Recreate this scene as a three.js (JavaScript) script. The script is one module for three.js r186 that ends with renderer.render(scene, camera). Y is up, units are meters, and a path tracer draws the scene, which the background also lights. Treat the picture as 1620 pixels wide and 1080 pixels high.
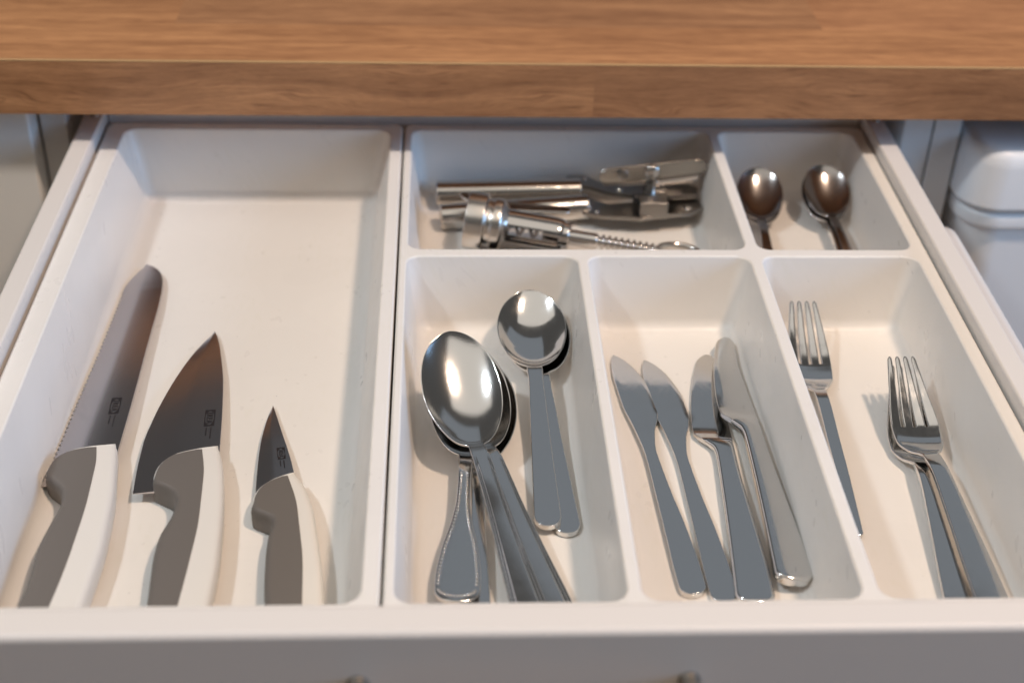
import * as THREE from 'three';
import { RectAreaLightUniformsLib } from 'three/addons/lights/RectAreaLightUniformsLib.js';
import { RoundedBoxGeometry } from 'three/addons/geometries/RoundedBoxGeometry.js';
import { mergeGeometries, mergeVertices, toCreasedNormals } from 'three/addons/utils/BufferGeometryUtils.js';
import { FontLoader } from 'three/addons/loaders/FontLoader.js';
import { createNoise2D, createNoise3D } from 'simplex-noise';

// ---------------------------------------------------------------- camera, light, exposure
// World: x right, y up, z towards the viewer. y = 0 is the rim of the trays, z = 0 the front edge of the worktop.
const scene = new THREE.Scene();
const camera = new THREE.PerspectiveCamera(26.99, 1024 / 682, 0.02, 20);
camera.position.set(0, 0.4327, 0.8336);
camera.quaternion.setFromRotationMatrix(new THREE.Matrix4().makeBasis(
  new THREE.Vector3(0.9988, 0.026982, 0.040873), new THREE.Vector3(0.001088, 0.822127, -0.569303), new THREE.Vector3(-0.048964, 0.568665, 0.821111)));
camera.filmGauge = 36; camera.focus = 0.755; camera.userData.fStop = 5.0;

const renderer = new THREE.WebGLRenderer({ antialias: true });
renderer.setSize(1024, 682);
renderer.toneMapping = THREE.LinearToneMapping;
renderer.toneMappingExposure = 1.08;
renderer.shadowMap.enabled = true;
RectAreaLightUniformsLib.init();
scene.background = new THREE.Color().setRGB(0.072, 0.07, 0.068);      // the bluish dimness of the rest of the kitchen

function lamp(x, y, z, color, cd, size) {
  const l = new THREE.PointLight(color, cd, 0, 2);
  l.position.set(x, y, z); l.castShadow = true; l.shadow.radius = size; scene.add(l);
}
lamp(-0.95, 1.45, 0.55, new THREE.Color().setRGB(0.80, 0.91, 1.0), 2.7, 3.4);     // cool lamp left of the viewer
lamp(0.60, 1.45, 0.55, new THREE.Color().setRGB(1.0, 0.75, 0.57), 4.0, 3.2);      // warm ceiling lamp on the right
function panel(w, h, color, nits, from, to) {
  const l = new THREE.RectAreaLight(color, nits, w, h); l.position.set(...from); l.lookAt(...to); scene.add(l);
}
panel(2.2, 1.7, new THREE.Color().setRGB(1.0, 0.94, 0.86), 0.62, [-0.25, 1.62, 0.72], [-0.25, 0, 0.72]);      // broad soft ceiling fitting over the viewer
panel(1.0, 1.1, new THREE.Color().setRGB(0.33, 0.60, 1.0), 9.0, [2.3, 0.75, 0.95], [0, 0, 0.1]);       // daylight from a window on the right
panel(1.9, 1.0, new THREE.Color().setRGB(0.76, 0.90, 1.07), 0.17, [0.6, 1.3, -1.0], [0.6, 0, 0.3]);       // dull daylight from the roof window over the worktop

// ---------------------------------------------------------------- helpers
let seed = 20240611;
const rnd = () => { seed = (seed * 1664525 + 1013904223) >>> 0; return seed / 4294967296; };
const noise2 = createNoise2D(rnd), noise3 = createNoise3D(rnd);
const taken = {};
const numbered = n => { const k = taken[n] = (taken[n] ?? -1) + 1; return k ? `${n}_${String(k).padStart(3, '0')}` : n; };
const M = 0.001;
function thing(name, label, category, [x, y, z] = [0, 0, 0], turn = 0, group) {
  const o = new THREE.Group(); o.name = numbered(name); scene.add(o);
  o.position.set(x * M, y * M, z * M); o.rotation.order = 'YXZ'; o.rotation.y = turn * Math.PI / 180;
  o.userData = { label, category }; if (group) o.userData.group = group;
  return o;
}
function copy(src, label, [x, y, z], turn) {
  const o = src.clone(); o.name = numbered(src.name.replace(/_\d{3}$/, '')); scene.add(o);
  o.position.set(x * M, y * M, z * M); o.rotation.y = turn * Math.PI / 180;
  o.userData = { ...src.userData, label };
  return o;
}
function within(parent, name, [x, y, z]) {       // a part made of sub-parts, at a point given in the scene's millimetres
  const o = new THREE.Group(); o.name = name; parent.add(o);
  o.position.set(x * M, y * M, z * M).sub(parent.position);
  return o;
}
// a mesh from geometries in millimetres
function part(name, geos, mat, parent) {
  const list = (Array.isArray(geos) ? geos : [geos]).map(g => g.index ? g.toNonIndexed() : g);
  for (const g of list) for (const k of Object.keys(g.attributes)) if (!['position', 'normal', 'uv'].includes(k)) g.deleteAttribute(k);
  const g = list.length > 1 ? mergeGeometries(list) : list[0].clone();
  g.scale(M, M, M);
  const m = new THREE.Mesh(g, mat); m.name = name; m.castShadow = m.receiveShadow = true; parent.add(m);
  return m;
}
const move = (g, x, y, z) => g.translate(x, y, z);
function box(x0, x1, y0, y1, z0, z1, r = 1) {
  const g = new RoundedBoxGeometry(x1 - x0, y1 - y0, z1 - z0, 3, r); uvBox(g);
  return g.translate((x0 + x1) / 2, (y0 + y1) / 2, (z0 + z1) / 2);
}
function uvBox(g, ou = 0, ov = 0) {            // uv in millimetres, by the face's main direction
  if (g.index) g = g.toNonIndexed();
  const p = g.attributes.position, n = g.attributes.normal, uv = new Float32Array(p.count * 2);
  for (let i = 0; i < p.count; i++) {
    const ax = Math.abs(n.getX(i)), ay = Math.abs(n.getY(i)), az = Math.abs(n.getZ(i));
    const [u, v] = ay > ax && ay > az ? [p.getX(i), p.getZ(i)] : az > ax ? [p.getX(i), p.getY(i)] : [p.getZ(i), p.getY(i)];
    uv[2 * i] = u + ou; uv[2 * i + 1] = v + ov;
  }
  g.setAttribute('uv', new THREE.BufferAttribute(uv, 2));
  return g;
}
function curve(keys) {                          // monotone cubic through [s, v] pairs
  const n = keys.length, x = keys.map(k => k[0]), y = keys.map(k => k[1]);
  if (n === 1) return () => y[0];
  const d = [], m = [];
  for (let i = 0; i < n - 1; i++) d[i] = (y[i + 1] - y[i]) / (x[i + 1] - x[i]);
  m[0] = d[0]; m[n - 1] = d[n - 2];
  for (let i = 1; i < n - 1; i++) m[i] = d[i - 1] * d[i] <= 0 ? 0 : 2 / (1 / d[i - 1] + 1 / d[i]);
  return s => {
    if (s <= x[0]) return y[0]; if (s >= x[n - 1]) return y[n - 1];
    let i = 0; while (s > x[i + 1]) i++;
    const h = x[i + 1] - x[i], t = (s - x[i]) / h, t2 = t * t, t3 = t2 * t;
    return y[i] * (2 * t3 - 3 * t2 + 1) + h * m[i] * (t3 - 2 * t2 + t) + y[i + 1] * (-2 * t3 + 3 * t2) + h * m[i + 1] * (t3 - t2);
  };
}
// grid of points (rows of equal length) -> indexed geometry; closed = each row is a ring
function skin(rows, closed, capA, capB) {
  const n = rows[0].length, pos = [], uv = [], idx = [];
  for (const r of rows) for (const p of r) { pos.push(p[0], p[1], p[2]); uv.push(p[0], p[2]); }
  const q = closed ? n : n - 1;
  for (let i = 0; i < rows.length - 1; i++) for (let j = 0; j < q; j++) {
    const a = i * n + j, b = i * n + (j + 1) % n, c = a + n, d = b + n;
    idx.push(a, b, c, b, d, c);
  }
  for (const [on, i] of [[capA, 0], [capB, rows.length - 1]]) if (on) {
    const base = pos.length / 3, r = rows[i], cx = [0, 1, 2].map(k => r.reduce((s, p) => s + p[k], 0) / n);
    for (const p of [...r, cx]) { pos.push(...p); uv.push(p[0], p[2]); }
    for (let j = 0; j < n; j++) { const a = base + j, b = base + (j + 1) % n; i ? idx.push(base + n, a, b) : idx.push(base + n, b, a); }
  }
  const g = new THREE.BufferGeometry();
  g.setAttribute('position', new THREE.Float32BufferAttribute(pos, 3));
  g.setAttribute('uv', new THREE.Float32BufferAttribute(uv, 2));
  g.setIndex(idx); g.computeVertexNormals();
  return g;
}
// A flat long piece (blade, handle, bowl): L(s), R(s) outline, mid(s, u) middle surface, t(s, u) thickness, er edge rounding.
function stations(s0, s1, n, endA = 1, endB = 1) {
  const s = [];
  if (endA) for (const e of [0, 0.06, 0.2, 0.45, 0.8, 1.3, 1.9, 2.6]) s.push(s0 + e * endA);
  for (let i = endA ? 1 : 0; i <= n; i++) s.push(s0 + (s1 - s0) * i / n);
  if (endB) for (const e of [0.06, 0.2, 0.45, 0.8, 1.3, 1.9, 2.6]) s.push(s1 - e * endB);
  return [...new Set(s.map(v => +v.toFixed(4)))].filter(v => v >= s0 && v <= s1).sort((a, b) => a - b);
}
function outline({ s0, s1, L, R, ra = 0, rb = 0 }) {
  const f = s => {
    let k = 1;
    if (ra && s < s0 + ra) k *= Math.sqrt(Math.max(0, 1 - ((s0 + ra - s) / ra) ** 2));
    if (rb && s > s1 - rb) k *= Math.sqrt(Math.max(0, 1 - ((s - s1 + rb) / rb) ** 2));
    return k;
  };
  return s => { const l = L(s), r = R(s), c = (l + r) / 2, k = f(s); return [c + (l - c) * k, c + (r - c) * k]; };
}
function ribbon(o) {
  const { s0, s1, mid, er = null, nu = 10, n = 60, endA = 1, endB = 1 } = o;
  const T = typeof o.t === 'function' ? o.t : () => o.t, out = outline(o), rows = [];
  const smooth = er ?? T((s0 + s1) / 2, 0.5) / 2;
  for (const s of (o.list ?? stations(s0, s1, n, endA, endB))) {
    const [l, r] = out(s), w = r - l, e = Math.min(smooth, w / 2);
    const us = [];
    for (const d of [0, 0.08, 0.3, 0.65, 1, 1.35]) us.push(w > 0 ? d * e / w : 0);
    const half = us.filter(u => u <= 0.5);
    while (half.length < 6) half.push(0.5);
    const U = [...half];
    for (let i = 1; i < nu; i++) U.push(half[5] + (1 - 2 * half[5]) * i / nu);
    U.push(...half.slice().reverse().map(u => 1 - u));
    const top = [], bot = [];
    for (const u of U) {
      const x = l + w * u + (o.wave ? o.wave(s) * Math.max(0, 1 - u / 0.05) : 0), th = T(s, u), rr = Math.min(e, 1e9);
      let d = Math.min(u * w, (1 - u) * w);
      if (endA && o.ra) d = Math.min(d, s - s0);
      if (endB && o.rb) d = Math.min(d, s1 - s);
      const k = rr > 0 && d < rr ? Math.sqrt(Math.max(0, 1 - ((rr - d) / rr) ** 2)) : rr > 0 ? 1 : 0;
      const h = er !== null && er < th / 2 - 1e-6 ? th / 2 - er * (1 - k) : th / 2 * k;
      const y = mid(s, u);
      top.push([x, y + h, s]); bot.push([x, y - h, s]);
    }
    rows.push([...top, ...bot.slice(1, -1).reverse()]);
  }
  return skin(rows, true, !(endA && o.ra), !(endB && o.rb)).scale(1, 1, 1);
}
// rounded rectangle ring
function ring(x0, x1, z0, z1, r, y, q = 8) {
  const p = [];
  for (const [cx, cz, a] of [[x1 - r, z1 - r, 0], [x0 + r, z1 - r, 1], [x0 + r, z0 + r, 2], [x1 - r, z0 + r, 3]])
    for (let i = 0; i <= q; i++) { const t = (a + i / q) * Math.PI / 2; p.push([cx + r * Math.cos(t), y, cz + r * Math.sin(t)]); }
  return p;
}

// ---------------------------------------------------------------- materials
function tex(w, h, fn, srgb) {
  const d = new Uint8Array(w * h * 4);
  for (let j = 0; j < h; j++) for (let i = 0; i < w; i++) {
    const c = fn(i / w, j / h), k = (j * w + i) * 4;
    for (let q = 0; q < 3; q++) d[k + q] = Math.max(0, Math.min(255, Array.isArray(c) ? c[q] : c));
    d[k + 3] = 255;
  }
  const t = new THREE.DataTexture(d, w, h); t.wrapS = t.wrapT = THREE.MirroredRepeatWrapping;
  t.magFilter = THREE.LinearFilter; t.minFilter = THREE.LinearMipmapLinearFilter; t.generateMipmaps = true;
  if (srgb) t.colorSpace = THREE.SRGBColorSpace; t.needsUpdate = true;
  return t;
}
const sized = (t, mmx, mmy) => { t.repeat.set(1 / mmx, 1 / mmy); return t; };
const grain = (g, seedAt) => (u, v) => {        // one 800 x 200 mm sheet of wood grain; g = how marked it is
  const x = u * 800 + seedAt, y = v * 200;
  const warp = 6 * noise2(x / 170, y / 38) + 1.6 * noise2(x / 55 + 9, y / 13);
  const growth = noise2(x / 800 + 3, (y + warp) / 5), fine = noise2(x / 45, (y + warp * 0.7) / 0.9), pore = noise2(x / 10 + 40, (y + warp * 0.5) / 0.5);
  const broad = noise2(x / 230 + 70, y / 24), patch = noise2(x / 80 + 20, y / 8), mottle = noise2(x / 22, y / 12);
  const line = noise2(x / 38 + 200, (y + warp) / 1.3), line2 = noise2(x / 20 + 90, (y + warp * 0.8) / 0.7 + 50);
  const streak = Math.max(0, line - 0.4) * (0.5 + 0.5 * broad) + 0.6 * Math.max(0, line2 - 0.5);
  const k = 0.045 * growth + g * (0.045 * fine + 0.07 * Math.min(0, pore) - 0.36 * streak) + 0.085 * broad + 0.05 * patch + 0.025 * mottle + 0.02;
  return [178 * (1 + k * 0.95), 128 * (1 + k * 1.12), 87 * (1 + k * 1.25)];
};
const woodMap = sized(tex(2048, 1024, grain(0.75, 0), true), 800, 200), edgeMap = sized(tex(2048, 1024, grain(1.5, 900), true), 800, 200);
const woodTones = [[1, 1, 1], [0.86, 0.84, 0.84], [1.04, 1.0, 0.95], [0.95, 0.93, 0.95], [1.07, 1.02, 1.0], [0.80, 0.79, 0.80]].map(c =>
  new THREE.MeshPhysicalMaterial({ map: woodMap, color: new THREE.Color().setRGB(...c), roughness: 0.42, clearcoat: 0.15, clearcoatRoughness: 0.35 }));
const edgeTones = [[0.84, 0.81, 0.79], [0.80, 0.77, 0.76]].map(c => new THREE.MeshPhysicalMaterial({ map: edgeMap, color: new THREE.Color().setRGB(...c), roughness: 0.45, clearcoat: 0.12, clearcoatRoughness: 0.4 }));
const edgeLine = new THREE.MeshStandardMaterial({ color: new THREE.Color().setRGB(0.50, 0.29, 0.125), roughness: 0.7 });
const plasticBump = sized(tex(256, 256, (u, v) => 128 + 50 * noise2(u * 50, v * 50) + 30 * noise2(u * 13, v * 13)), 60, 60);
const plasticRough = sized(tex(512, 512, (u, v) => 92 + 18 * noise2(u * 6, v * 6) + 14 * noise2(u * 30, v * 22)), 240, 240);
const trayTint = sized(tex(1024, 1024, (u, v) => {
  const rub = Math.max(0, noise2(u * 4, v * 4) + 0.5 * noise2(u * 13, v * 9)) * Math.max(0, noise2(u * 60, v * 22) - 0.1), k = 1 - 0.012 * rub + 0.008 * noise2(u * 3 + 7, v * 3);
  const speck = noise2(u * 170, v * 170) > 0.925 && noise2(u * 17 + 5, v * 17) > 0.55 ? 0.8 : 1;
  return [250 * k * speck, 250 * k * speck, 249 * (k - 0.01 * rub) * speck];
}, true), 330, 330);
const trayPlastic = new THREE.MeshPhysicalMaterial({ map: trayTint, color: new THREE.Color().setRGB(0.87, 0.83, 0.785), roughness: 1.0, roughnessMap: plasticRough, specularIntensity: 0.8 });
const lacquer = new THREE.MeshStandardMaterial({ color: new THREE.Color().setRGB(0.77, 0.72, 0.67), roughness: 0.42 });
const doorWhite = new THREE.MeshStandardMaterial({ color: new THREE.Color().setRGB(0.86, 0.85, 0.81), roughness: 0.35 });
const cabinetWhite = new THREE.MeshStandardMaterial({ color: new THREE.Color().setRGB(0.70, 0.69, 0.67), roughness: 0.5 });
const binPlastic = new THREE.MeshStandardMaterial({ color: new THREE.Color().setRGB(0.88, 0.88, 0.87), roughness: 0.35 });
const scratch = sized(tex(512, 512, (u, v) => 128 + 40 * noise2(u * 8, v * 160) + 40 * noise2(u * 120, v * 30) + 30 * noise2(u * 40, v * 40)), 40, 40);
const smear = sized(tex(512, 512, (u, v) => 28 + 6 * noise2(u * 5, v * 5) + 5 * noise2(u * 20, v * 14) + (noise2(u * 90, v * 90) > 0.85 ? 30 : 0)), 70, 70);
const steelOpt = { metalness: 1, color: new THREE.Color().setRGB(0.72, 0.705, 0.685) };
const steel = new THREE.MeshPhysicalMaterial({ ...steelOpt, roughness: 1, roughnessMap: smear, bumpMap: scratch, bumpScale: 0.0000012 });
const wear = sized(tex(1024, 1024, (u, v) => 32 + 6 * noise2(u * 9, v * 9) + (noise2(u * 300 + v * 60, v * 50) > 0.8 ? 30 : 0) + (noise2(u * 90, v * 330 - u * 100) > 0.82 ? 28 : 0)), 90, 90);
const wornSteel = new THREE.MeshPhysicalMaterial({ ...steelOpt, roughness: 1, roughnessMap: wear, bumpMap: scratch, bumpScale: 0.000012 });
const dimples = sized(tex(512, 512, (u, v) => 128 + 90 * noise2(u * 46, v * 46) + 30 * noise2(u * 110, v * 90)), 40, 40);
const bowlSteel = new THREE.MeshPhysicalMaterial({ ...steelOpt, roughness: 0.13, bumpMap: dimples, bumpScale: 0.00002 });
const brushed = sized(tex(512, 512, (u, v) => 128 + 70 * noise2(u * 3, v * 220) + 30 * noise2(u * 8, v * 90)), 60, 60);
const bladeSteel = new THREE.MeshPhysicalMaterial({ ...steelOpt, color: new THREE.Color().setRGB(0.57, 0.54, 0.545), roughness: 0.22, anisotropy: 0.5, bumpMap: brushed, bumpScale: 0.00001 });
const chrome = new THREE.MeshPhysicalMaterial({ metalness: 1, color: new THREE.Color().setRGB(0.66, 0.63, 0.60), roughness: 0.12 });
const turned = tex(8, 1024, () => 0); { const d = turned.image.data; for (let j = 0; j < 1024; j++) { const c = 255 * rnd(); for (let i = 0; i < 8; i++) d.fill(c, (j * 8 + i) * 4, (j * 8 + i) * 4 + 3); } }
const turnedSteel = new THREE.MeshPhysicalMaterial({ metalness: 1, color: new THREE.Color().setRGB(0.62, 0.59, 0.55), roughness: 0.14, bumpMap: sized(turned, 40, 200), bumpScale: 0.00003 });
const darkSteel = new THREE.MeshPhysicalMaterial({ metalness: 1, color: new THREE.Color().setRGB(0.46, 0.43, 0.41), roughness: 0.17 });
const keySteel = new THREE.MeshPhysicalMaterial({ metalness: 1, color: new THREE.Color().setRGB(0.47, 0.44, 0.40), roughness: 0.24 });
const satinSteel = new THREE.MeshPhysicalMaterial({ metalness: 1, color: new THREE.Color().setRGB(0.66, 0.62, 0.57), roughness: 0.26 });
const gunSteel = new THREE.MeshPhysicalMaterial({ metalness: 1, color: new THREE.Color().setRGB(0.30, 0.285, 0.27), roughness: 0.28 });
const pullMetal = new THREE.MeshPhysicalMaterial({ metalness: 1, color: new THREE.Color().setRGB(0.36, 0.32, 0.27), roughness: 0.38 });
const gripGrey = new THREE.MeshStandardMaterial({ color: new THREE.Color().setRGB(0.152, 0.135, 0.120), roughness: 0.55, bumpMap: plasticBump, bumpScale: 0.00006 });
const gripWhite = new THREE.MeshPhysicalMaterial({ color: new THREE.Color().setRGB(0.78, 0.74, 0.68), roughness: 0.38 });
const etched = new THREE.MeshStandardMaterial({ color: new THREE.Color().setRGB(0.012, 0.008, 0.009), roughness: 0.85 });
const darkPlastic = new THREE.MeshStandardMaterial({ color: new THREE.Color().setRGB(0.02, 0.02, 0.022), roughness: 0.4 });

// ---------------------------------------------------------------- floor of the kitchen, below the frame
{
  const f = new THREE.Mesh(new THREE.BoxGeometry(5, 0.04, 4.4).translate(0, -0.02, 0), new THREE.MeshStandardMaterial({ color: new THREE.Color().setRGB(0.46, 0.29, 0.16), roughness: 0.55 }));
  f.name = 'floor'; f.position.set(0.03, -0.84, 1.0); f.receiveShadow = true; f.castShadow = true;
  f.userData = { label: 'brown kitchen floor far below the drawer', category: 'floor', kind: 'structure' }; scene.add(f);
}

// ---------------------------------------------------------------- worktop
{
  const w = thing('kitchen_worktop', 'brown wood worktop of laminated staves above the open drawer', 'worktop', [0, 31, 0]);
  const T = 37;
  const stave = (name, x0, x1, y0, y1, z0, z1, tone, k, mats = woodTones) => {
    const g = new THREE.BoxGeometry(x1 - x0, y1 - y0, z1 - z0).toNonIndexed().translate((x0 + x1) / 2, (y0 + y1) / 2, (z0 + z1) / 2);
    part(name, uvBox(g, k * 313.7, k * 61.3), mats[tone], w);
  };
  const joints = [[-900, 900], [-900, -175, 255, 900], [-900, -420, 60, 480, 900], [-900, -150, 340, 900], [-900, -330, 140, 900], [-900, -40, 420, 900], [-900, -260, 200, 900], [-900, 20, 900], [-900, -180, 300, 900], [-900, 100, 900]];
  const tones = [[2], [2, 1, 4], [0, 2, 1, 4], [1, 0, 2], [4, 0, 3], [2, 1, 0], [0, 3, 2], [1, 4], [0, 2, 3], [3, 0]];
  let k = 1;
  joints.forEach((xs, r) => { for (let i = 0; i < xs.length - 1; i++) stave('stave', xs[i], xs[i + 1], T - 4, T, -(r + 1) * 58 - 1.4, -r * 58 - 1.4, tones[r][i], k++); });
  stave('core', -900, 900, 0.3, T - 4, -581, -22, 1, 5);
  stave('edge_stave', -900, 97, 0, T - 1.3, -22, 0, 0, 23, edgeTones); stave('edge_stave', 97, 900, 0, T - 1.3, -22, 0, 1, 31, edgeTones);
  // chamfered strip along the top front edge, where the wear layer shows light
  const prof = [[-1.4, T], [-0.9, T - 0.12], [-0.3, T - 0.5], [0.02, T - 1.3], [-1.4, T - 1.3]];
  part('edge_strip', skin([prof.map(([z, y]) => [-900, y, z]), prof.map(([z, y]) => [900, y, z])].reverse(), true, true, true), edgeLine, w);
}

// ---------------------------------------------------------------- cabinets
let kitchenCabinet;
{
  const c = kitchenCabinet = thing('kitchen_cabinet', 'white kitchen cabinet with its cutlery drawer pulled open under the worktop', 'cabinet', [32, -520, -38]);
  const X = -32, Y = 520, Z = 38;
  const panel = (n, x0, x1, y0, y1, z0, z1) => part(n, move(box(x0, x1, y0, y1, z0, z1, 0.8), X, Y, Z), cabinetWhite, c);
  panel('side_panel', -267, -250, -520, 30.5, -598, -38); panel('side_panel', 316, 336, -520, 30.5, -598, -38);
  panel('back_panel', -249.5, 315.5, -520, 30.5, -598, -590); panel('bottom_panel', -249.5, 315.5, -520, -502, -589.5, -40);
  for (const x of [[-249, -241.5], [305.5, 315]]) part('runner', move(box(x[0], x[1], -46, -22, -580, -44, 0.6), X, Y, Z), pullMetal, c);

  const l = thing('side_cabinet', 'closed white cabinet with a plain door, left of the drawer', 'cabinet', [-560, -520, -38]);
  part('door', move(box(-860, -268.5, -520, 28, -38, -19, 2), 560, 520, 38), doorWhite, l);
  part('side_panel', move(box(-286, -268.5, -520, 30.5, -598, -40, 0.8), 560, 520, 38), cabinetWhite, l);

  const r = thing('bin_cabinet', 'white open cabinet with its bin drawer pulled out, right of the cutlery drawer', 'cabinet', [640, -520, -38]);
  part('side_panel', move(box(337.5, 356, -520, 30.5, -598, -38, 0.8), -640, 520, 38), cabinetWhite, r);
  part('side_panel', move(box(880, 900, -520, 30.5, -598, -38, 0.8), -640, 520, 38), cabinetWhite, r);
  part('back_panel', move(box(356.5, 879.5, -520, 30.5, -598, -590, 0.8), -640, 520, 38), cabinetWhite, r);

  const b = thing('waste_bin', 'white plastic bin with a lid inside the open cabinet at right', 'bin', [470, -330, -110]);
  const O = [-470, 330, 110];
  const tub = rings => skin(rings.map(([i, y, rr]) => ring(357.5 + i, 590 - i, -250 + i, -5 - i, rr, y + 5, 12)), true, true, true).translate(...O);
  part('lid', tub([[3, -46, 24], [1, -45.5, 26], [0, -43, 27], [0.4, -14, 27], [1.2, -8, 26], [3.5, -3.5, 24], [7, -1.6, 21], [12, -1, 16], [60, -0.5, 10]]), binPlastic, b);
  part('rim', tub([[9, -62, 22], [5, -61.5, 25], [3.5, -60, 26], [3.2, -53, 26], [4, -50.6, 25], [7, -49.5, 22], [30, -49.4, 10]]), binPlastic, b);
  part('body', tub([[26, -330, 20], [8, -63, 24], [9, -46.2, 22]]), binPlastic, b);

  const u = within(r, 'drawer', [330, -130, 60]);
  const prof = [[309, -130], [309, -13], [310, -11.2], [312, -10], [319, -10], [322.5, -11.5], [325, -15], [326.5, -22], [327, -40], [327, -130]];
  const rows = [[60, 8], [62, 4], [66, 1.5], [72, 0.3], [80, 0], [330, 0]].map(([z, d]) => prof.map(([x, y]) => [x - 330 - (x > 318 ? d * 0.3 : 0), (y > -60 ? y - d : y) + 130, z - 60]));
  part('rail', toCreasedNormals(skin(rows, true, true, true), 0.7), lacquer, u);
}

// ---------------------------------------------------------------- drawer
const YF = -48;                                 // height of the tray floors
{
  const d = within(kitchenCabinet, 'drawer', [32, -66, 190]);
  const O = [-32, 66, -190];
  part('front_panel', box(-267, 331, -150, 28, 430, 446.5, 3).translate(...O), lacquer, d);
  for (const [x0, x1, s] of [[-240, -227, 1], [291, 304, -1]]) {
    part('rail', box(x0, x1, -66, 8, -62, 429.5, 1.6).translate(...O), lacquer, d);
  }
  for (const x of [-232.5, 298]) part('screw', new THREE.CylinderGeometry(2.6, 3, 1.2, 20).translate(x, 8.5, -46).translate(...O), pullMetal, d);
  part('back_panel', box(-226.6, 290.6, -62, 24, -66, -56.5, 1).translate(...O), lacquer, d);
  part('bottom_panel', box(-226.4, 290.4, -66, -53, -56, 429.4, 0.6).translate(...O), cabinetWhite, d);
  // bow handle: two posts and a bar
  const h = [];
  for (const x of [-33.5, 98.5]) {
    const post = new THREE.LatheGeometry([[0.01, 0], [4.6, 0], [4.6, 1.2], [4.1, 1.8], [4.1, 26], [3, 27]].map(p => new THREE.Vector2(...p)), 24);
    h.push(post.rotateX(Math.PI / 2).translate(x, 0, 446.4));
  }
  const bar = new THREE.CylinderGeometry(4.6, 4.6, 150, 24); bar.rotateZ(Math.PI / 2).translate(32.5, 0.5, 474); h.push(bar);
  part('handle', h.map(g => g.translate(...O)), pullMetal, d);
}

// ---------------------------------------------------------------- trays
function tray(name, label, x0, x1, z0, z1, cells, floorY, draft) {
  const cx = (x0 + x1) / 2, cz = (z0 + z1) / 2;
  const t = thing(name, label, 'cutlery tray', [cx, -52, cz]);
  const lip = 1.3, Q = 8;
  const outer = ring(x0 + lip, x1 - lip, z0 + lip, z1 - lip, 5, 0, Q);
  const shape = new THREE.Shape(outer.map(p => new THREE.Vector2(p[0], -p[2])));
  for (const c of cells) shape.holes.push(new THREE.Path(ring(c[0] - lip, c[1] + lip, c[2] - lip, c[3] + lip, c[4] + lip, 0, Q).map(p => new THREE.Vector2(p[0], -p[2]))));
  const top = new THREE.ShapeGeometry(shape); top.rotateX(-Math.PI / 2);
  const skirt = skin([[lip, 0], [0.4, -0.4], [0, -lip], [0, -48]].map(([i, y]) => ring(x0 + i, x1 - i, z0 + i, z1 - i, 6 - i * 0.6, y, Q)), true);
  skirt.index.array.reverse(); skirt.computeVertexNormals();
  part('rim', [top, skirt].map(g => { g = g.toNonIndexed(); return g.translate(-cx, 52, -cz); }), trayPlastic, t);
  for (const c of cells) {
    const prof = [];
    for (let i = 0; i <= 4; i++) { const a = i / 4 * Math.PI / 2; prof.push([-lip + lip * Math.sin(a), -lip + lip * Math.cos(a)]); }
    const fr = c[5] ?? 8, H = -floorY;
    for (let i = 1; i <= 6; i++) prof.push([draft * i / 6, -lip - (H - lip - fr) * i / 6]);
    for (let i = 1; i <= 8; i++) { const a = i / 8 * Math.PI / 2; prof.push([draft + fr * (1 - Math.cos(a)), floorY + fr * (1 - Math.sin(a))]); }
    prof.push([draft + fr + 6, floorY], [draft + fr + 24, floorY]);
    const rows = prof.map(([i, y]) => ring(c[0] + i, c[1] - i, c[2] + i, c[3] - i, Math.max(2.5, c[4] - i * 0.12), y, Q));
    const g = skin(rows, true, false, true), P = g.attributes.position;
    for (let i = 0; i < P.count; i++) g.attributes.uv.setXY(i, P.getX(i) + 0.6 * P.getY(i), P.getZ(i) + 0.8 * P.getY(i));
    part('compartment', g.translate(-cx, 52, -cz), trayPlastic, t);
  }
  return t;
}
tray('utensil_tray', 'white plastic tray with one long compartment, under the kitchen knives', -225, -26.6, -52, 428, [[-212, -35, -43, 402, 9, 9]], YF, 9);
tray('cutlery_tray', 'white plastic tray divided into five compartments, right of the long tray', -25.4, 290, -52, 428, [
  [-20, 181, -43, 112.5, 8, 8], [188.5, 281.5, -43, 112.5, 8, 8],
  [-20.5, 79, 121, 402, 8, 8], [85.5, 181, 121, 402, 8, 8], [188.5, 281.5, 121, 402, 8, 8]], YF, 5);

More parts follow.
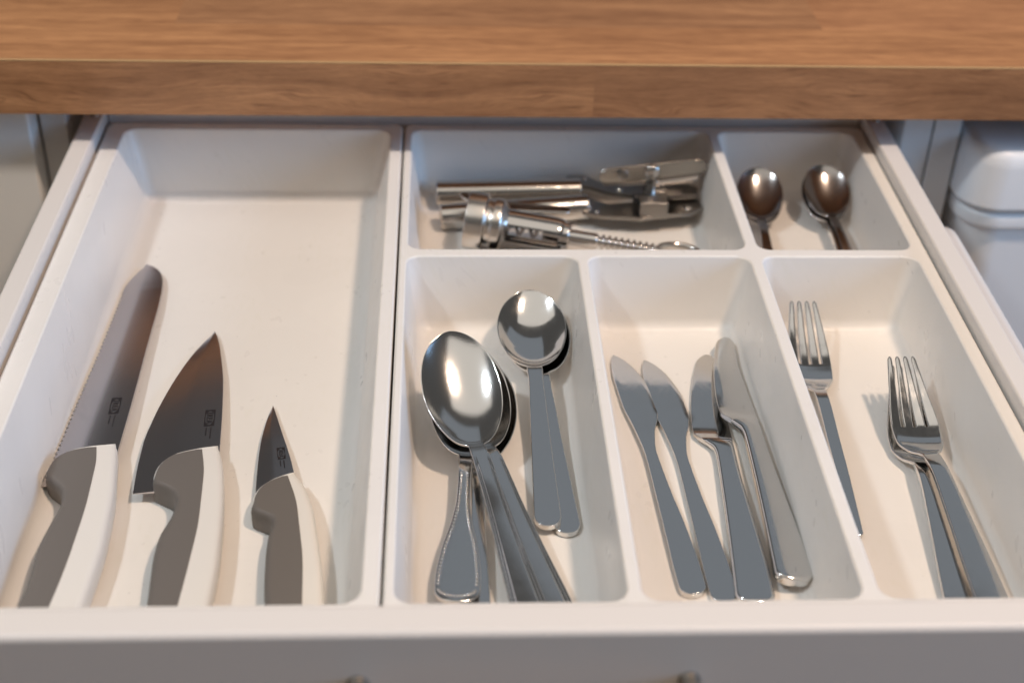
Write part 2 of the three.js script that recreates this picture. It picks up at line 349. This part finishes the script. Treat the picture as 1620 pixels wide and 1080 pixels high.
// ---------------------------------------------------------------- kitchen knives
const font = await new FontLoader().loadAsync('fonts/droid/droid_sans_bold.typeface.json');
function makerMark(parent, x, y, s, len, wid, tiltY, tiltX) {   // printed mark: dark box, light oval, letters reading down the blade
  const a = len / 2, b = wid / 2, box2 = new THREE.Shape([[-a, -b], [a, -b], [a, b], [-a, b]].map(p => new THREE.Vector2(...p)));
  const hole = new THREE.Path(); hole.absellipse(0, 0, a * 0.86, b * 0.84, 0, Math.PI * 2, true); box2.holes.push(hole);
  const geos = [new THREE.ShapeGeometry(box2, 24)];
  const letters = new THREE.ShapeGeometry(font.generateShapes('IKEA', wid * 0.62), 4);
  letters.computeBoundingBox(); const bb = letters.boundingBox, w = bb.max.x - bb.min.x, h = bb.max.y - bb.min.y;
  letters.translate(-(bb.min.x + bb.max.x) / 2, -(bb.min.y + bb.max.y) / 2, 0).scale(len * 0.68 / w, wid * 0.56 / h, 1);
  geos.push(letters);
  for (const [row, n] of [[0.22, 4], [-0.22, 3]]) for (let i = 0; i < n * 2; i++) {
    const g = new THREE.PlaneGeometry(len * 0.055, wid * 0.14); g.translate(a + len * (0.12 + i * 0.085), row * wid, 0); geos.push(g);
  }
  const m = part('maker_mark', geos.map(g => g.rotateX(-Math.PI / 2).rotateY(-Math.PI / 2)), etched, parent);
  m.position.set(x * M, y * M, s * M); m.rotation.set(tiltX, 0, tiltY);
}
function kitchenKnife(name, label, [x, z], turn, k) {
  const t = thing(name, label, 'knife', [x, YF, z], turn, 'kitchen knives with grey and white handles');
  // blade: flat, slightly tilted; the tip lies near the floor, the heel is carried by the thick handle
  const S = curve(k.spine), E = curve(k.edge), mid = (s, u) => k.y0 + (k.y1 - k.y0) * s / k.sh + (u - 0.5) * k.roll;
  const list = [];
  if (k.teeth) { for (let s = 0; s < k.teeth[0]; s += 0.5) list.push(s); for (let s = k.teeth[0]; s < k.sb; s += 0.7) list.push(s); list.push(k.sb); }
  else list.push(...stations(0, k.sb, 90, 1, 0));
  const tooth = s => k.teeth && s > k.teeth[0] && s < k.teeth[1] ? 1.8 * Math.abs(((s / 3.8) % 1) * 2 - 1) : 0;
  const blade = part('blade', ribbon({ s0: 0, s1: k.sb, L: E, R: S, wave: tooth, mid, t: (s, u) => 0.35 + (k.bevel ?? 1.5) * Math.min(1, u * 2.4) * (1 - 0.5 * Math.max(0, 1 - s / 30)), er: 0.3, nu: 14, list, endA: 0, endB: 0 }), bladeSteel, t);
  const [ms, mx, ml, mw] = k.mark;
  const [l, r] = [E(ms), S(ms)], u = (mx - l) / (r - l);
  makerMark(t, mx, mid(ms, u) + 0.24 + (k.bevel ?? 1.5) / 2, ms, ml, mw, Math.atan2(k.roll, r - l), -Math.atan2(k.y1 - k.y0, k.sh));
  // handle: white body, grey grip laid over the belly side
  const HL = curve(k.hl), HR = curve(k.hr), B = curve(k.bd), s0 = k.hl[0][0], s1 = k.s1, th = curve([[s0, k.th * 0.78], [s0 + 25, k.th * 0.95], [s0 + 70, k.th], [s1, k.th * 0.85]]);
  const out = outline({ s0, s1, L: HL, R: HR, ra: 0, rb: 9 });
  const hm = s => k.y1 + 1 + (th(s) - k.th * 0.78) * 0.05;
  const sl = [...new Set([...[0, .05, .15, .3, .5, .8, 1.2, 1.8, 2.5, 3.4, 4.5, 6, 8, 10].map(v => s0 + v), ...stations(s0 + 11, s1, 50, 0, 1)])];
  const er = 3.6;
  part('handle', ribbon({ s0, s1, L: HL, R: HR, rb: 9, mid: hm, t: s => th(s), er, nu: 8, list: sl, endA: 0, endB: 1 }), gripWhite, t);
  const top = (s, x) => {                       // height of the handle's upper surface
    const [l, r] = out(s), e = Math.min(er, (r - l) / 2), d = Math.max(0, Math.min(x - l, r - x, s1 - s));
    const q = d < e ? Math.sqrt(Math.max(0, 1 - ((e - d) / e) ** 2)) : 1;
    return hm(s) + th(s) / 2 - er * (1 - q);
  };
  const rows = [], heel = k.heel;
  for (const s of sl.filter(v => v >= s0 + 1.2 && v < s1 - 1)) {
    const [l] = out(s), b = B(s), q = Math.max(0, Math.min(1, (heel - 3 - s) / 3)), inset = q * (1.3 + Math.max(0, HL(s - 1.5) - l));
    if (l + inset > b - 0.2) continue;
    const r = [];
    for (const dy of [15, 9, 4, 1.5]) { const w = inset < 0.4 ? 1 : 0; r.push([l + inset - 0.35 * w, Math.max(0.6, top(s, l + inset) - dy * w - (1 - w) * 0.3), s]); }
    for (let i = 0; i <= 18; i++) { const f = (i / 18) ** 1.7, xx = l + inset + (b - l - inset) * f; r.push([xx, top(s, xx) + 0.3, s]); }
    r.push([b + 0.12, top(s, b) + 0.2, s], [b + 0.2, top(s, b) - 0.4, s]);
    rows.push(r);
  }
  part('grip', skin(rows, false).scale(1, 1, 1), gripGrey, t);
  return t;
}
kitchenKnife('bread_knife', 'bread knife with serrated blade, leftmost and longest kitchen knife', [-187.6, 59.6], 2.51, {
  spine: [[0, 1], [1.5, 3.6], [5, 7.3], [10, 10.6], [17.2, 12.9], [28, 14.3], [44, 14.7], [86, 13.6], [144, 12.4], [200, 10.6]],
  edge: [[0, -1], [2, -2.4], [7.8, -5], [24, -9.6], [50, -11.6], [98, -15], [154, -19.6], [199, -23.2], [210, -24.6], [216, -24.8]],
  sb: 216, sh: 205, y0: 2.5, y1: 7, roll: 2.2, teeth: [30, 212], bevel: 2.2, mark: [152, 3.5, 15, 5.6], heel: 218,
  hl: [[192, 9.9], [192.4, 2], [193.2, -5], [195.2, -12.2], [199, -17.6], [204.3, -20.6], [212, -21.8], [217, -21], [219.5, -18.6], [228, -11.4], [237.7, -10], [254, -12.9], [272, -15.4], [294, -15.8], [308, -17.4], [338, -18]],
  hr: [[192, 10.1], [194, 10.9], [211, 13], [237, 15.2], [265, 15.5], [291, 13.8], [310, 12], [338, 9]],
  bd: [[192, 0.4], [211, 2.6], [236, 2.9], [269, 1.4], [291, -0.5], [309, -2.8], [338, -6]], s1: 338, th: 13 });
kitchenKnife('chef_knife', 'broad pointed kitchen knife lying between bread knife and small knife', [-134.9, 132.5], 4.07, {
  spine: [[0, 0.15], [5, 2], [14, 3.9], [28, 5.8], [54.5, 8.5], [92, 9.9], [135, 10.5]],
  edge: [[0, -0.15], [8, -4.4], [26, -12.2], [58, -21.6], [86, -27.4], [106, -30.2], [136, -31.3], [149, -31.2]],
  sb: 149.2, sh: 140, y0: 2, y1: 7.2, roll: 1.2, mark: [89, 3.2, 15, 5.6], heel: 149.5,
  hl: [[121.8, 9.9], [122.2, 2], [123.4, -4], [126.8, -13.6], [131, -17.6], [137, -20.2], [144, -21], [149, -20.4], [153.4, -14.2], [159, -9.3], [165, -8.2], [174, -9.3], [190, -14.1], [206, -15.6], [234, -15.6], [268, -15]],
  hr: [[121.8, 10.1], [124, 10.9], [148, 14.3], [178, 15.5], [206, 15.1], [236, 12.7], [268, 9]],
  bd: [[122, 1.8], [147, 4.3], [177, 4.2], [210, 1.6], [236, -1.4], [268, -5]], s1: 268, th: 13 });
kitchenKnife('paring_knife', 'small pointed kitchen knife, the shortest one beside the tray divider', [-93.4, 204.9], 9.15, {
  spine: [[0, 0.12], [8, 1.2], [26.5, 3.3], [53, 6.3], [80, 8]],
  edge: [[0, -0.12], [6, -2.2], [16, -4.9], [36, -8.9], [64, -12.2], [84, -14]],
  sb: 86, sh: 84, y0: 2, y1: 6.5, roll: 0.5, mark: [46, 1.6, 10.5, 4.2], heel: 97.5,
  hl: [[70.6, 7.4], [71, 2], [72.4, -2.4], [74.6, -7], [80.9, -13], [88, -15.4], [94, -16], [97, -15], [100, -11.4], [105, -6.8], [110, -7.2], [116, -9], [130, -11], [161, -13.2], [186, -13.4]],
  hr: [[70.6, 7.6], [73, 8.6], [84, 12], [105, 14.3], [135, 14.5], [166, 13.2], [186, 11]],
  bd: [[71, 3.2], [99, 6.2], [128, 6.1], [164, 3.4], [186, 1.5]], s1: 186, th: 12 });

// ---------------------------------------------------------------- spoons
// k: a bowl length, w half width, depth, tip height and neck height of the rim, handle half widths and heights along s
function spoonParts(t, k, mat, bowlMat) {
  const W = curve(k.half), Y = curve(k.y), sn = k.neck, c = k.a * 0.47;
  const wb = s => {                             // bowl outline: egg shape blending into the neck
    const q = s < c ? (c - s) / c : (s - c) / (k.a - c);
    const e = k.w * Math.pow(Math.max(0, 1 - Math.pow(q, s < c ? 2.1 : 1.9)), s < c ? 0.5 : 0.58);
    return s > c ? Math.max(e, W(s) * Math.min(1, (s - c) / (sn - c) * 1.6)) : e;
  };
  const dish = (s, u) => { const q = s < c ? (c - s) / c : (s - c) / (k.a - c); return -k.depth * Math.pow(Math.max(0, 1 - q * q), 0.85) * (1 - Math.pow(Math.abs(2 * u - 1), 2.2)); };
  const list = [0, 0.03, 0.1, 0.22, 0.4, 0.65, 1, 1.45, 2, 2.7, 3.6]; for (let s = 4.8; s < sn; s += 1.2) list.push(s); list.push(sn);
  part('bowl', ribbon({ s0: 0, s1: sn, L: s => -wb(s), R: wb, mid: (s, u) => Y(s) + dish(s, u), t: k.t, nu: 28, list, endA: 0, endB: 0 }), bowlMat, t);
  const crown = k.crown ?? 0.25, g = k.groove;
  const hm = (s, u) => {
    const [v, fade] = [Math.abs(2 * u - 1), Math.min(1, (s - sn) / 14)];
    let h = Y(s) + fade * crown * (1 - v * v);
    if (g) for (const [at, wd, dp] of g) h -= fade * dp * Math.exp(-(((v - at) / wd) ** 2));
    return h;
  };
  return part('handle', ribbon({ s0: sn, s1: k.s1, L: s => -W(s), R: s => W(s), mid: hm, t: k.ht, er: k.er, nu: g ? 90 : 12, n: 60, rb: k.rb, endA: 0 }), mat, t);
}
const spoonA = { a: 63, neck: 71, w: 21, depth: 8.5, t: 1.5, ht: 2.2, s1: 192, rb: 5, er: 0.5,
  half: [[52, 3.4], [66, 4.4], [74, 4.6], [100, 5.0], [130, 6.4], [170, 8.6], [192, 9.2]], crown: 0.3, groove: [[0.66, 0.07, 0.6], [0.84, 0.06, 0.5]] };
const rise = (neck, tip, end) => [[0, neck + tip], [16, neck + tip * 0.70], [36, neck + tip * 0.32], [50, neck + tip * 0.1], [60, neck - 0.6], [70, neck], [80, neck - 0.8], [112, end + (neck - end) * 0.66], [192, end]];
const tableGroup = 'table spoons stacked in the spoon compartment';
function tableSpoon(label, [x, z], turn, k) {    // x, z: middle of the bowl
  const a = turn * Math.PI / 180, t = thing('table_spoon', label, 'spoon', [x - 33 * Math.sin(a), YF, z - 33 * Math.cos(a)], turn, tableGroup);
  spoonParts(t, k, wornSteel, bowlSteel);
  return t;
}
// bottom of the stack first
tableSpoon('plain handled spoon at the bottom of the stack, right of the beaded handle', [19, 233], -1.2, { ...spoonA, groove: null, y: rise(8.5, 21, 2), half: [[52, 3.4], [66, 4.2], [100, 3.6], [140, 5.2], [192, 7.4]], depth: 7.5 });
const beaded = { ...spoonA, groove: null, y: rise(13, 23, 5.5), s1: 164, rb: 7,
  half: [[52, 3.4], [64, 4.0], [76, 3.4], [96, 3.6], [110, 5], [132, 9.2], [150, 10.9], [164, 10.2]], crown: 0.7, depth: 8 };
{
  const t = tableSpoon('spoon with a beaded border on its wide handle, in the stack', [14, 232], -3.4, beaded);
  const W = curve(beaded.half), Y = curve(beaded.y), beads = [];
  const bead = (x, s, r) => { const v = Math.min(1, Math.abs(x) / W(s)); return new THREE.IcosahedronGeometry(0.78, 1).scale(1, 0.9, 1).translate(x, Y(s) + 1.1 + 0.7 * (1 - v * v), s); };
  for (let s = 78; s < 153; s += 2.2) for (const d of [-1, 1]) beads.push(bead(d * Math.max(1.3, W(s) - 1.9), s));
  for (let a = -72; a <= 72; a += 9.5) { const r = a * Math.PI / 180; beads.push(bead(9 * Math.sin(r), 155 + 5.6 * Math.cos(r))); }
  part('beading', beads, wornSteel, t).userData.kind = 'stuff';
}
tableSpoon('grooved spoon directly under the topmost spoon, its handle further right', [15.5, 233.5], 15.6, { ...spoonA, y: rise(18.5, 25, 3.5) });
tableSpoon('topmost oval spoon of the stack, lying over all the other spoons', [11, 238], 12.4, { ...spoonA, y: rise(24, 28, 5.5) });

const soupK = { a: 57, neck: 66, w: 20, depth: 7.5, t: 1.6, ht: 3.0, s1: 180, rb: 7, er: 0.45, crown: 0,
  y: [[0, 26], [15, 21], [35, 15.5], [52, 11.6], [62, 12], [72, 11.6], [110, 6.5], [180, 2.2]],
  half: [[48, 3.4], [60, 4.6], [70, 4.0], [90, 4.6], [130, 5.6], [180, 7.0]] };
const soup = thing('soup_spoon', 'round bowled spoon lying underneath another, right of the spoon stack', 'spoon', [52.6, YF, 131.5], 3.1, 'round bowled spoons');
spoonParts(soup, soupK, steel, steel);
copy(soup, 'round bowled spoon lying on top of its twin, upper right', [51.4, YF + 3.3, 129.5], 0.3).userData.label = 'round bowled spoon lying on top of its twin, right of the spoon stack';

const teaK = { a: 41, neck: 48, w: 15.6, depth: 6.8, t: 1.4, ht: 2.2, s1: 134, rb: 5, er: 0.5, crown: 0.3,
  y: [[0, 27], [11, 22.4], [26, 14.8], [37, 10], [45, 9.4], [56, 9.8], [90, 6], [134, 1.8]],
  half: [[37, 2.6], [47, 3.2], [55, 2.9], [80, 3.4], [134, 6]] };
const tea = thing('teaspoon', 'teaspoon lying under another one, left pair of the rear right compartment', 'spoon', [215.8, YF, -25], -3.4, 'teaspoons in the rear compartment');
spoonParts(tea, teaK, darkSteel, darkSteel);
copy(tea, 'upper teaspoon of the left pair, next to the divider behind', [216.2, YF + 2.8, -25.3], -4.6).userData.label = 'upper teaspoon of the pair nearer to the corkscrew and can opener';
copy(tea, 'lower teaspoon of the right pair, showing past the upper one', [259, YF + 2, -25], 0.2).userData.label = 'lower teaspoon of the pair beside the right drawer rail';
copy(tea, 'upper teaspoon of the pair beside the right drawer rail', [260, YF + 5, -25.8], 1.2);

// ---------------------------------------------------------------- table knives
function tableKnife(name, label, [x, z], y, turn, group, k, mat) {
  const t = thing(name, label, 'table knife', [x, YF + y, z], turn, group);
  const L = curve(k.L), R = curve(k.R), Y = curve(k.y), th = curve(k.t);
  const cut = k.cut;
  const mid = (s, u) => Y(s) + (u - 0.5) * (k.roll ?? 0);
  part('blade', ribbon({ s0: 0, s1: cut, L, R, ra: k.ra, mid, t: (s, u) => Math.min(th(s), 0.6 + 2.4 * THREE.MathUtils.lerp(Math.min(1, Math.min(u, 1 - u) * 3 + 0.15), 1, THREE.MathUtils.smoothstep(s, cut - 30, cut - 1))), er: k.er ?? 0.35, n: 70, nu: 14, endB: 0 }), mat, t);
  part('handle', ribbon({ s0: cut, s1: k.s1, L, R, rb: k.rb, mid: (s, u) => mid(s, u) + (k.crown ?? 0) * (1 - (2 * u - 1) ** 2), t: s => th(s), er: k.her ?? 0.7, n: 70, nu: 14, endA: 0 }), mat, t);
  return t;
}
const flatK = { cut: 80, s1: 198, ra: 1.2, rb: 5.5, er: 0.45, her: 0.45,
  L: [[0, -0.6], [8, -2.8], [24, -4.2], [48, -4.1], [71, -1.8], [93, -0.4], [124, -1.6], [158, -3.2], [184, -4.4], [198, -4.6]],
  R: [[0, 0.6], [4, 4.4], [10, 8], [19, 11.3], [37, 14.6], [54, 14.9], [64, 12.8], [75, 9], [94, 6.2], [124, 6.9], [150, 8.4], [177, 9.1], [198, 8.6]],
  y: [[0, 1.6], [40, 2.2], [80, 2.6], [130, 2.6], [198, 1.8]], t: [[0, 1.5], [60, 2], [90, 2.8], [198, 3.2]] };
const flat1 = tableKnife('table_knife', 'flat pointed table knife, leftmost in the knife compartment', [99.9, 156.8], 0, 4.96, 'flat pointed table knives', flatK, steel);
copy(flat1, 'flat pointed table knife between its twin and the rounded knives', [117.7, YF, 161.8], 3.9);
const roundedK = { cut: 84, s1: 206, ra: 7, rb: 6, er: 0.35, her: 1.6, crown: 0.5,
  L: [[0, -4], [10, -7.2], [27, -11], [52, -14.4], [70, -15.6], [77, -15.2], [84, -10.4], [90, -6.4], [96, -5.6], [124, -6.2], [164, -7.4], [206, -9]],
  R: [[0, 5.6], [12, 4.4], [26, 3.4], [52, 4.4], [72, 5], [86, 5], [108, 5.3], [134, 6.6], [163, 8.6], [186, 10], [206, 10.2]],
  y: [[0, 1.6], [70, 2.2], [86, 3.6], [130, 4.2], [206, 3.4]], t: [[0, 1.6], [76, 2.2], [90, 4.6], [150, 5.6], [206, 5.4]] };
const rounded = tableKnife('rounded_table_knife', 'rounded table knife with a notched heel, lying under the rightmost knife', [154.8, 156.5], 0, -2.4, 'rounded table knives', roundedK, steel);
{
  const c = copy(rounded, 'rounded table knife lying across its twin, rightmost in the knife compartment', [167.0, YF + 5.0, 145.5], -0.3);
  c.rotation.x = 0.006; c.rotation.z = -0.13;
}

// ---------------------------------------------------------------- forks
function fork(label, [x, z], y, turn, group, k) {
  const t = thing('table_fork', label, 'fork', [x, YF + y, z], turn, group);
  const W = curve(k.half), Y = curve(k.y), th = curve([[0, 1.1], [k.root, 2], [k.neck, 2.6], [k.s1, 2.6]]);
  const dip = (s, u) => -(k.dip ?? 1.2) * (1 - (2 * u - 1) ** 2) * Math.max(0, Math.sin(Math.PI * Math.min(1, (s - 8) / (k.neck - 8))));
  const xAt = (s, u) => (2 * u - 1) * W(s);
  for (let i = 0; i < 4; i++) {
    const L = s => xAt(s, i / 4) + (i ? k.gap / 2 : 0) + (i === 0 ? (1 - s / k.root) * 0.8 : 0), R = s => xAt(s, (i + 1) / 4) - (i < 3 ? k.gap / 2 : 0) - (i === 3 ? (1 - s / k.root) * 0.8 : 0);
    const taper = s => Math.min(1, 0.84 + 0.16 * s / 30);
    const c = s => (L(s) + R(s)) / 2, h = s => (R(s) - L(s)) / 2 * taper(s);
    part('tine', ribbon({ s0: 0, s1: k.root + 1.5, L: s => c(s) - h(s), R: s => c(s) + h(s), ra: 2.2, mid: (s, u) => Y(s) + dip(s, (c(s) + (2 * u - 1) * h(s)) / W(s) / 2 + 0.5), t: s => th(s), nu: 6, n: 36, endB: 0 }), k.mat, t);
  }
  part('head', ribbon({ s0: k.root, s1: k.neck, L: s => -W(s), R: s => W(s), mid: (s, u) => Y(s) + dip(s, u), t: s => th(s), nu: 18, n: 40, endA: 0, endB: 0 }), k.mat, t);
  part('handle', ribbon({ s0: k.neck, s1: k.s1, L: s => -W(s), R: s => W(s), rb: k.rb, mid: (s, u) => Y(s) + (k.crown ?? 0.3) * Math.min(1, (s - k.neck) / 12) * (1 - (2 * u - 1) ** 2), t: s => th(s), er: 0.5, nu: 14, n: 60, endA: 0 }), k.mat, t);
  return t;
}
fork('slim fork leaning by the divider, its narrow handle tapering to a point', [213.8, 134], 0, -1.9, 'table forks', {
  root: 40, neck: 68, s1: 180, rb: 2, gap: 1.15, mat: steel, crown: 0,
  half: [[0, 9.0], [20, 11], [40, 12], [50, 11.6], [58, 8.5], [64, 5], [68, 3.7], [80, 3.5], [120, 3.4], [165, 2.6], [180, 2.1]],
  y: [[0, 25], [12, 19.5], [28, 12.5], [42, 7.2], [52, 5.2], [60, 6.2], [68, 8.6], [78, 9.4], [110, 6.5], [180, 2]] });
const forkK = { root: 40, neck: 67, s1: 186, rb: 6, gap: 1.2, mat: steel, crown: 0.4,
  half: [[0, 8.8], [20, 11.2], [40, 13.2], [50, 12.6], [58, 9.4], [63, 6], [67, 4.7], [80, 4.6], [110, 5.6], [150, 7.4], [186, 8.4]],
  y: [[0, 25], [12, 19.5], [28, 12], [42, 6.4], [50, 4.6], [58, 5.4], [67, 9], [80, 11], [110, 9], [186, 2]] };
const f2 = fork('fork lying under the top fork, its handle pointing further left', [257.0, 200], 0, -4.6, 'table forks', forkK);
copy(f2, 'fork lying on top of another fork beside the right tray wall', [254.2, YF + 6, 199.5], 0.9).rotation.x = 0.004;

// ---------------------------------------------------------------- can opener
{
  const t = thing('can_opener', 'steel can opener with two tube handles behind the corkscrew', 'can opener', [85, YF, -14]);
  const X = -85, Z = 14;
  const lathe = (pts, seg = 28) => new THREE.LatheGeometry(pts.map(p => new THREE.Vector2(Math.max(p[0], 0.001), p[1])), seg);
  const tube = (a, b) => {
    const va = new THREE.Vector3(...a), vb = new THREE.Vector3(...b), len = va.distanceTo(vb), r = 8.7;
    const g = lathe([[0, -0.5], [r - 1.8, -0.5], [r - 0.5, -0.1], [r, 0.7], [r, len - 0.7], [r - 0.5, len + 0.1], [r - 1.4, len], [r - 1.6, len - 4], [0, len - 4]], 40);
    for (let i = 0; i < g.attributes.uv.count; i++) g.attributes.uv.setXY(i, 5, g.attributes.position.getY(i));
    g.applyQuaternion(new THREE.Quaternion().setFromUnitVectors(new THREE.Vector3(0, 1, 0), vb.clone().sub(va).normalize())).translate(va.x + X, va.y - YF, va.z + Z);
    return g;
  };
  part('tube_handle', tube([-4, -37, -22], [95, -36.5, -26]), turnedSteel, t);
  part('tube_handle', tube([-1, -39.6, 6], [98, -37, -4]), turnedSteel, t);
  // two jaw plates, riveted
  const plate = (pts, th, y, tilt) => {
    const s = new THREE.Shape(pts.map(p => new THREE.Vector2(p[0], -p[1])));
    const g = new THREE.ExtrudeGeometry(s, { depth: th, bevelEnabled: true, bevelSize: 0.4, bevelThickness: 0.4, bevelSegments: 2, curveSegments: 8 });
    g.rotateX(-Math.PI / 2); if (tilt) g.rotateX(tilt);
    return g.translate(X, y - YF, Z);
  };
  part('jaw', plate([[88, -4], [98, -12], [112, -3], [128, -6], [152, -9], [166, -14], [174, -10], [175, 0], [166, 8], [148, 10], [132, 15], [120, 13], [106, 12], [96, 8]], 2.2, -37), gunSteel, t);
  part('jaw', plate([[86, -34], [98, -35], [112, -22], [126, -20], [146, -22], [168, -23], [174, -17], [172, -8], [150, -6], [128, -8], [112, -12], [100, -20], [88, -22]], 2.2, -32), gunSteel, t);
  for (const [x, z, y, r] of [[98, 2, -34.4, 2.6], [103, 8, -34.4, 1.8], [165, 2, -34.4, 2.6], [120, -14, -29.4, 2.4], [98, -29, -29.4, 2.2], [160, -15, -29.4, 3.2]])
    part('rivet', lathe([[0, 1.4], [r * 0.6, 1.2], [r * 0.95, 0.6], [r, 0], [r, -0.6]].reverse(), 18).translate(x + X, y - YF, z + Z), chrome, t);
  part('grip_pad', box(128, 152, -31, -26, -4, 2.4, 1).translate(X, -YF, Z), darkPlastic, t);
  part('guide_block', box(131, 150, -37, -24.5, 2, 13, 1).translate(X, -YF, Z), gunSteel, t);
  part('gear', new THREE.CylinderGeometry(8, 8, 3, 30).translate(143 + X, -27 - YF, -8 + Z), chrome, t);
  part('cutting_wheel', new THREE.ConeGeometry(9.5, 3, 36).rotateX(Math.PI).translate(152 + X, -27.5 - YF, -9 + Z), gunSteel, t);
  part('axle', new THREE.CylinderGeometry(4, 4, 14, 24).translate(141 + X, -23 - YF, -13 + Z), chrome, t);
  // turning key: a slightly bent wide plate with folded upper edge, leaning back
  const key = ribbon({ s0: -36, s1: 37, L: curve([[-36, -4], [-30, -5.4], [0, -6], [30, -5.2], [37, -4]]), R: curve([[-36, 3], [-28, 5.6], [0, 5.4], [30, 5.4], [37, 3]]), mid: (s, u) => 0.0022 * s * s * Math.sign(s) * 0.6 + (1 - u) * 1.2 * 0, t: 2, n: 40, nu: 8, ra: 3, rb: 3 });
  const place = g => g.rotateY(Math.PI / 2).rotateX(1.45).rotateZ(0.1).rotateY(0.08).translate(141 + X, -15 - YF, -14 + Z);
  part('turning_key', place(key), keySteel, t);
  const fold = ribbon({ s0: -33, s1: 34, L: () => -1.1, R: () => 1.1, mid: s => 0.0013 * s * s * Math.sign(s), t: 5, n: 30, nu: 4, er: 0.8, ra: 1, rb: 1 });
  part('folded_edge', place(fold.translate(-6.3, -2.2, 0)), gunSteel, t);
  part('pivot', place(lathe([[0, 1.6], [3, 1.5], [3.6, 0.8], [3.7, -1]].reverse(), 20).translate(1, 2, -20)), gunSteel, t);
  const lip = new THREE.CylinderGeometry(1.8, 1.8, 30, 16).rotateX(Math.PI / 2).translate(-8.6, 1.2, 16), hub = lathe([[5.4, 0], [5.4, 2.4], [3.6, 3.6], [0, 3.8]], 24).translate(0, 0.8, 0);
  part('key_hub', [lip, hub].map(place), chrome, t);
}

// ---------------------------------------------------------------- corkscrew
{
  const a = new THREE.Vector3(16, -26, 33), b = new THREE.Vector3(150, -37, 58), dir = b.clone().sub(a).normalize();
  const t = thing('corkscrew', 'steel wing corkscrew with a ridged shaft in front of can opener', 'corkscrew', [83, YF, 46]);
  const q = new THREE.Quaternion().setFromUnitVectors(new THREE.Vector3(0, 1, 0), dir);
  const put = g => g.applyQuaternion(q).translate(a.x - 83, a.y - YF, a.z - 46);
  const lathe = (pts, seg = 40, p0 = 0, pl = Math.PI * 2) => new THREE.LatheGeometry(pts.map(p => new THREE.Vector2(Math.max(p[0], 0.001), p[1])), seg, p0, pl);
  part('bell', put(lathe([[13.6, 1.2], [15.4, 0], [18.2, 0], [18.9, 0.7], [18.9, 11.5], [18.2, 12.4], [16.2, 12.8], [15.9, 13.6], [15.9, 16.4], [16.8, 17], [17.2, 17.8], [17.2, 22], [16.2, 23.4], [12.4, 26], [11.2, 27], [10.6, 27], [10.6, 14], [13.6, 8], [13.6, 1.2]])), satinSteel, t);
  // two half-shell arms of the body with an open slot between
  for (const [p0, pl] of [[-2.7, 1.95], [0.2, 1.7]]) part('frame_arm', put(lathe([[11.6, 24], [11.2, 58], [10.4, 63], [9.4, 63], [10, 56], [10.4, 24], [11.6, 24]], 22, p0, pl)), chrome, t);
  part('collar', put(lathe([[7, 60], [8.9, 60.4], [9.2, 61], [9.2, 66], [8.6, 67], [7, 67.4], [5.4, 67.4], [5.4, 60], [7, 60]])), chrome, t);
  const ridges = [[4.6, 50], [4.9, 62], [5.2, 66], [5.2, 84], [4.7, 85]];
  for (let i = 0; i < 9; i++) ridges.push([3.0, 86.6 + i * 4], [3.2, 87.4 + i * 4], [4.9, 88.2 + i * 4], [4.9, 89.4 + i * 4], [3.2, 90.2 + i * 4]);
  ridges.push([3.4, 123], [4, 126], [0, 126.5]);
  part('ridged_shaft', put(lathe(ridges, 30)), chrome, t);
  const helix = new THREE.CatmullRomCurve3(Array.from({ length: 90 }, (_, i) => { const f = i / 89, an = f * Math.PI * 10, r = 3.4 * Math.min(1, f * 4); return new THREE.Vector3(r * Math.cos(an), 6 + f * 46, r * Math.sin(an)); }));
  part('worm', put(new THREE.TubeGeometry(helix, 300, 1.35, 10)), chrome, t);
  const loop = new THREE.CatmullRomCurve3([[0, 124], [7, 127], [11, 134], [11.5, 143], [8, 150], [0, 152], [-8, 150], [-11.5, 143], [-11, 134], [-7, 127]].map(p => new THREE.Vector3(p[0], p[1], 0)), true);
  part('opener_ring', put(new THREE.TubeGeometry(loop, 120, 2.1, 14, true).scale(1, 1, 1.4).rotateY(1.35)), chrome, t);
  // levers: one behind the bell with a rounded end, one in the shade below
  const lever = ribbon({ s0: -6, s1: 66, L: curve([[-6, -4], [10, -6], [56, -4.6], [66, -4]]), R: curve([[-6, 4], [10, 6], [56, 4.6], [66, 4]]), mid: s => 0.003 * Math.max(0, 40 - s) ** 2, t: 2, ra: 4, rb: 4, n: 50, nu: 8 });
  const lay = (g, x, y, z, turn) => g.rotateY(Math.PI / 2 + turn).translate(x - 83, y - YF, z - 46);
  part('lever', lay(lever.clone(), 18, -22, 20, -0.12), chrome, t);
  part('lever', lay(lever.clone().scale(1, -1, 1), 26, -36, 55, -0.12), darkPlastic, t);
}

renderer.render(scene, camera);
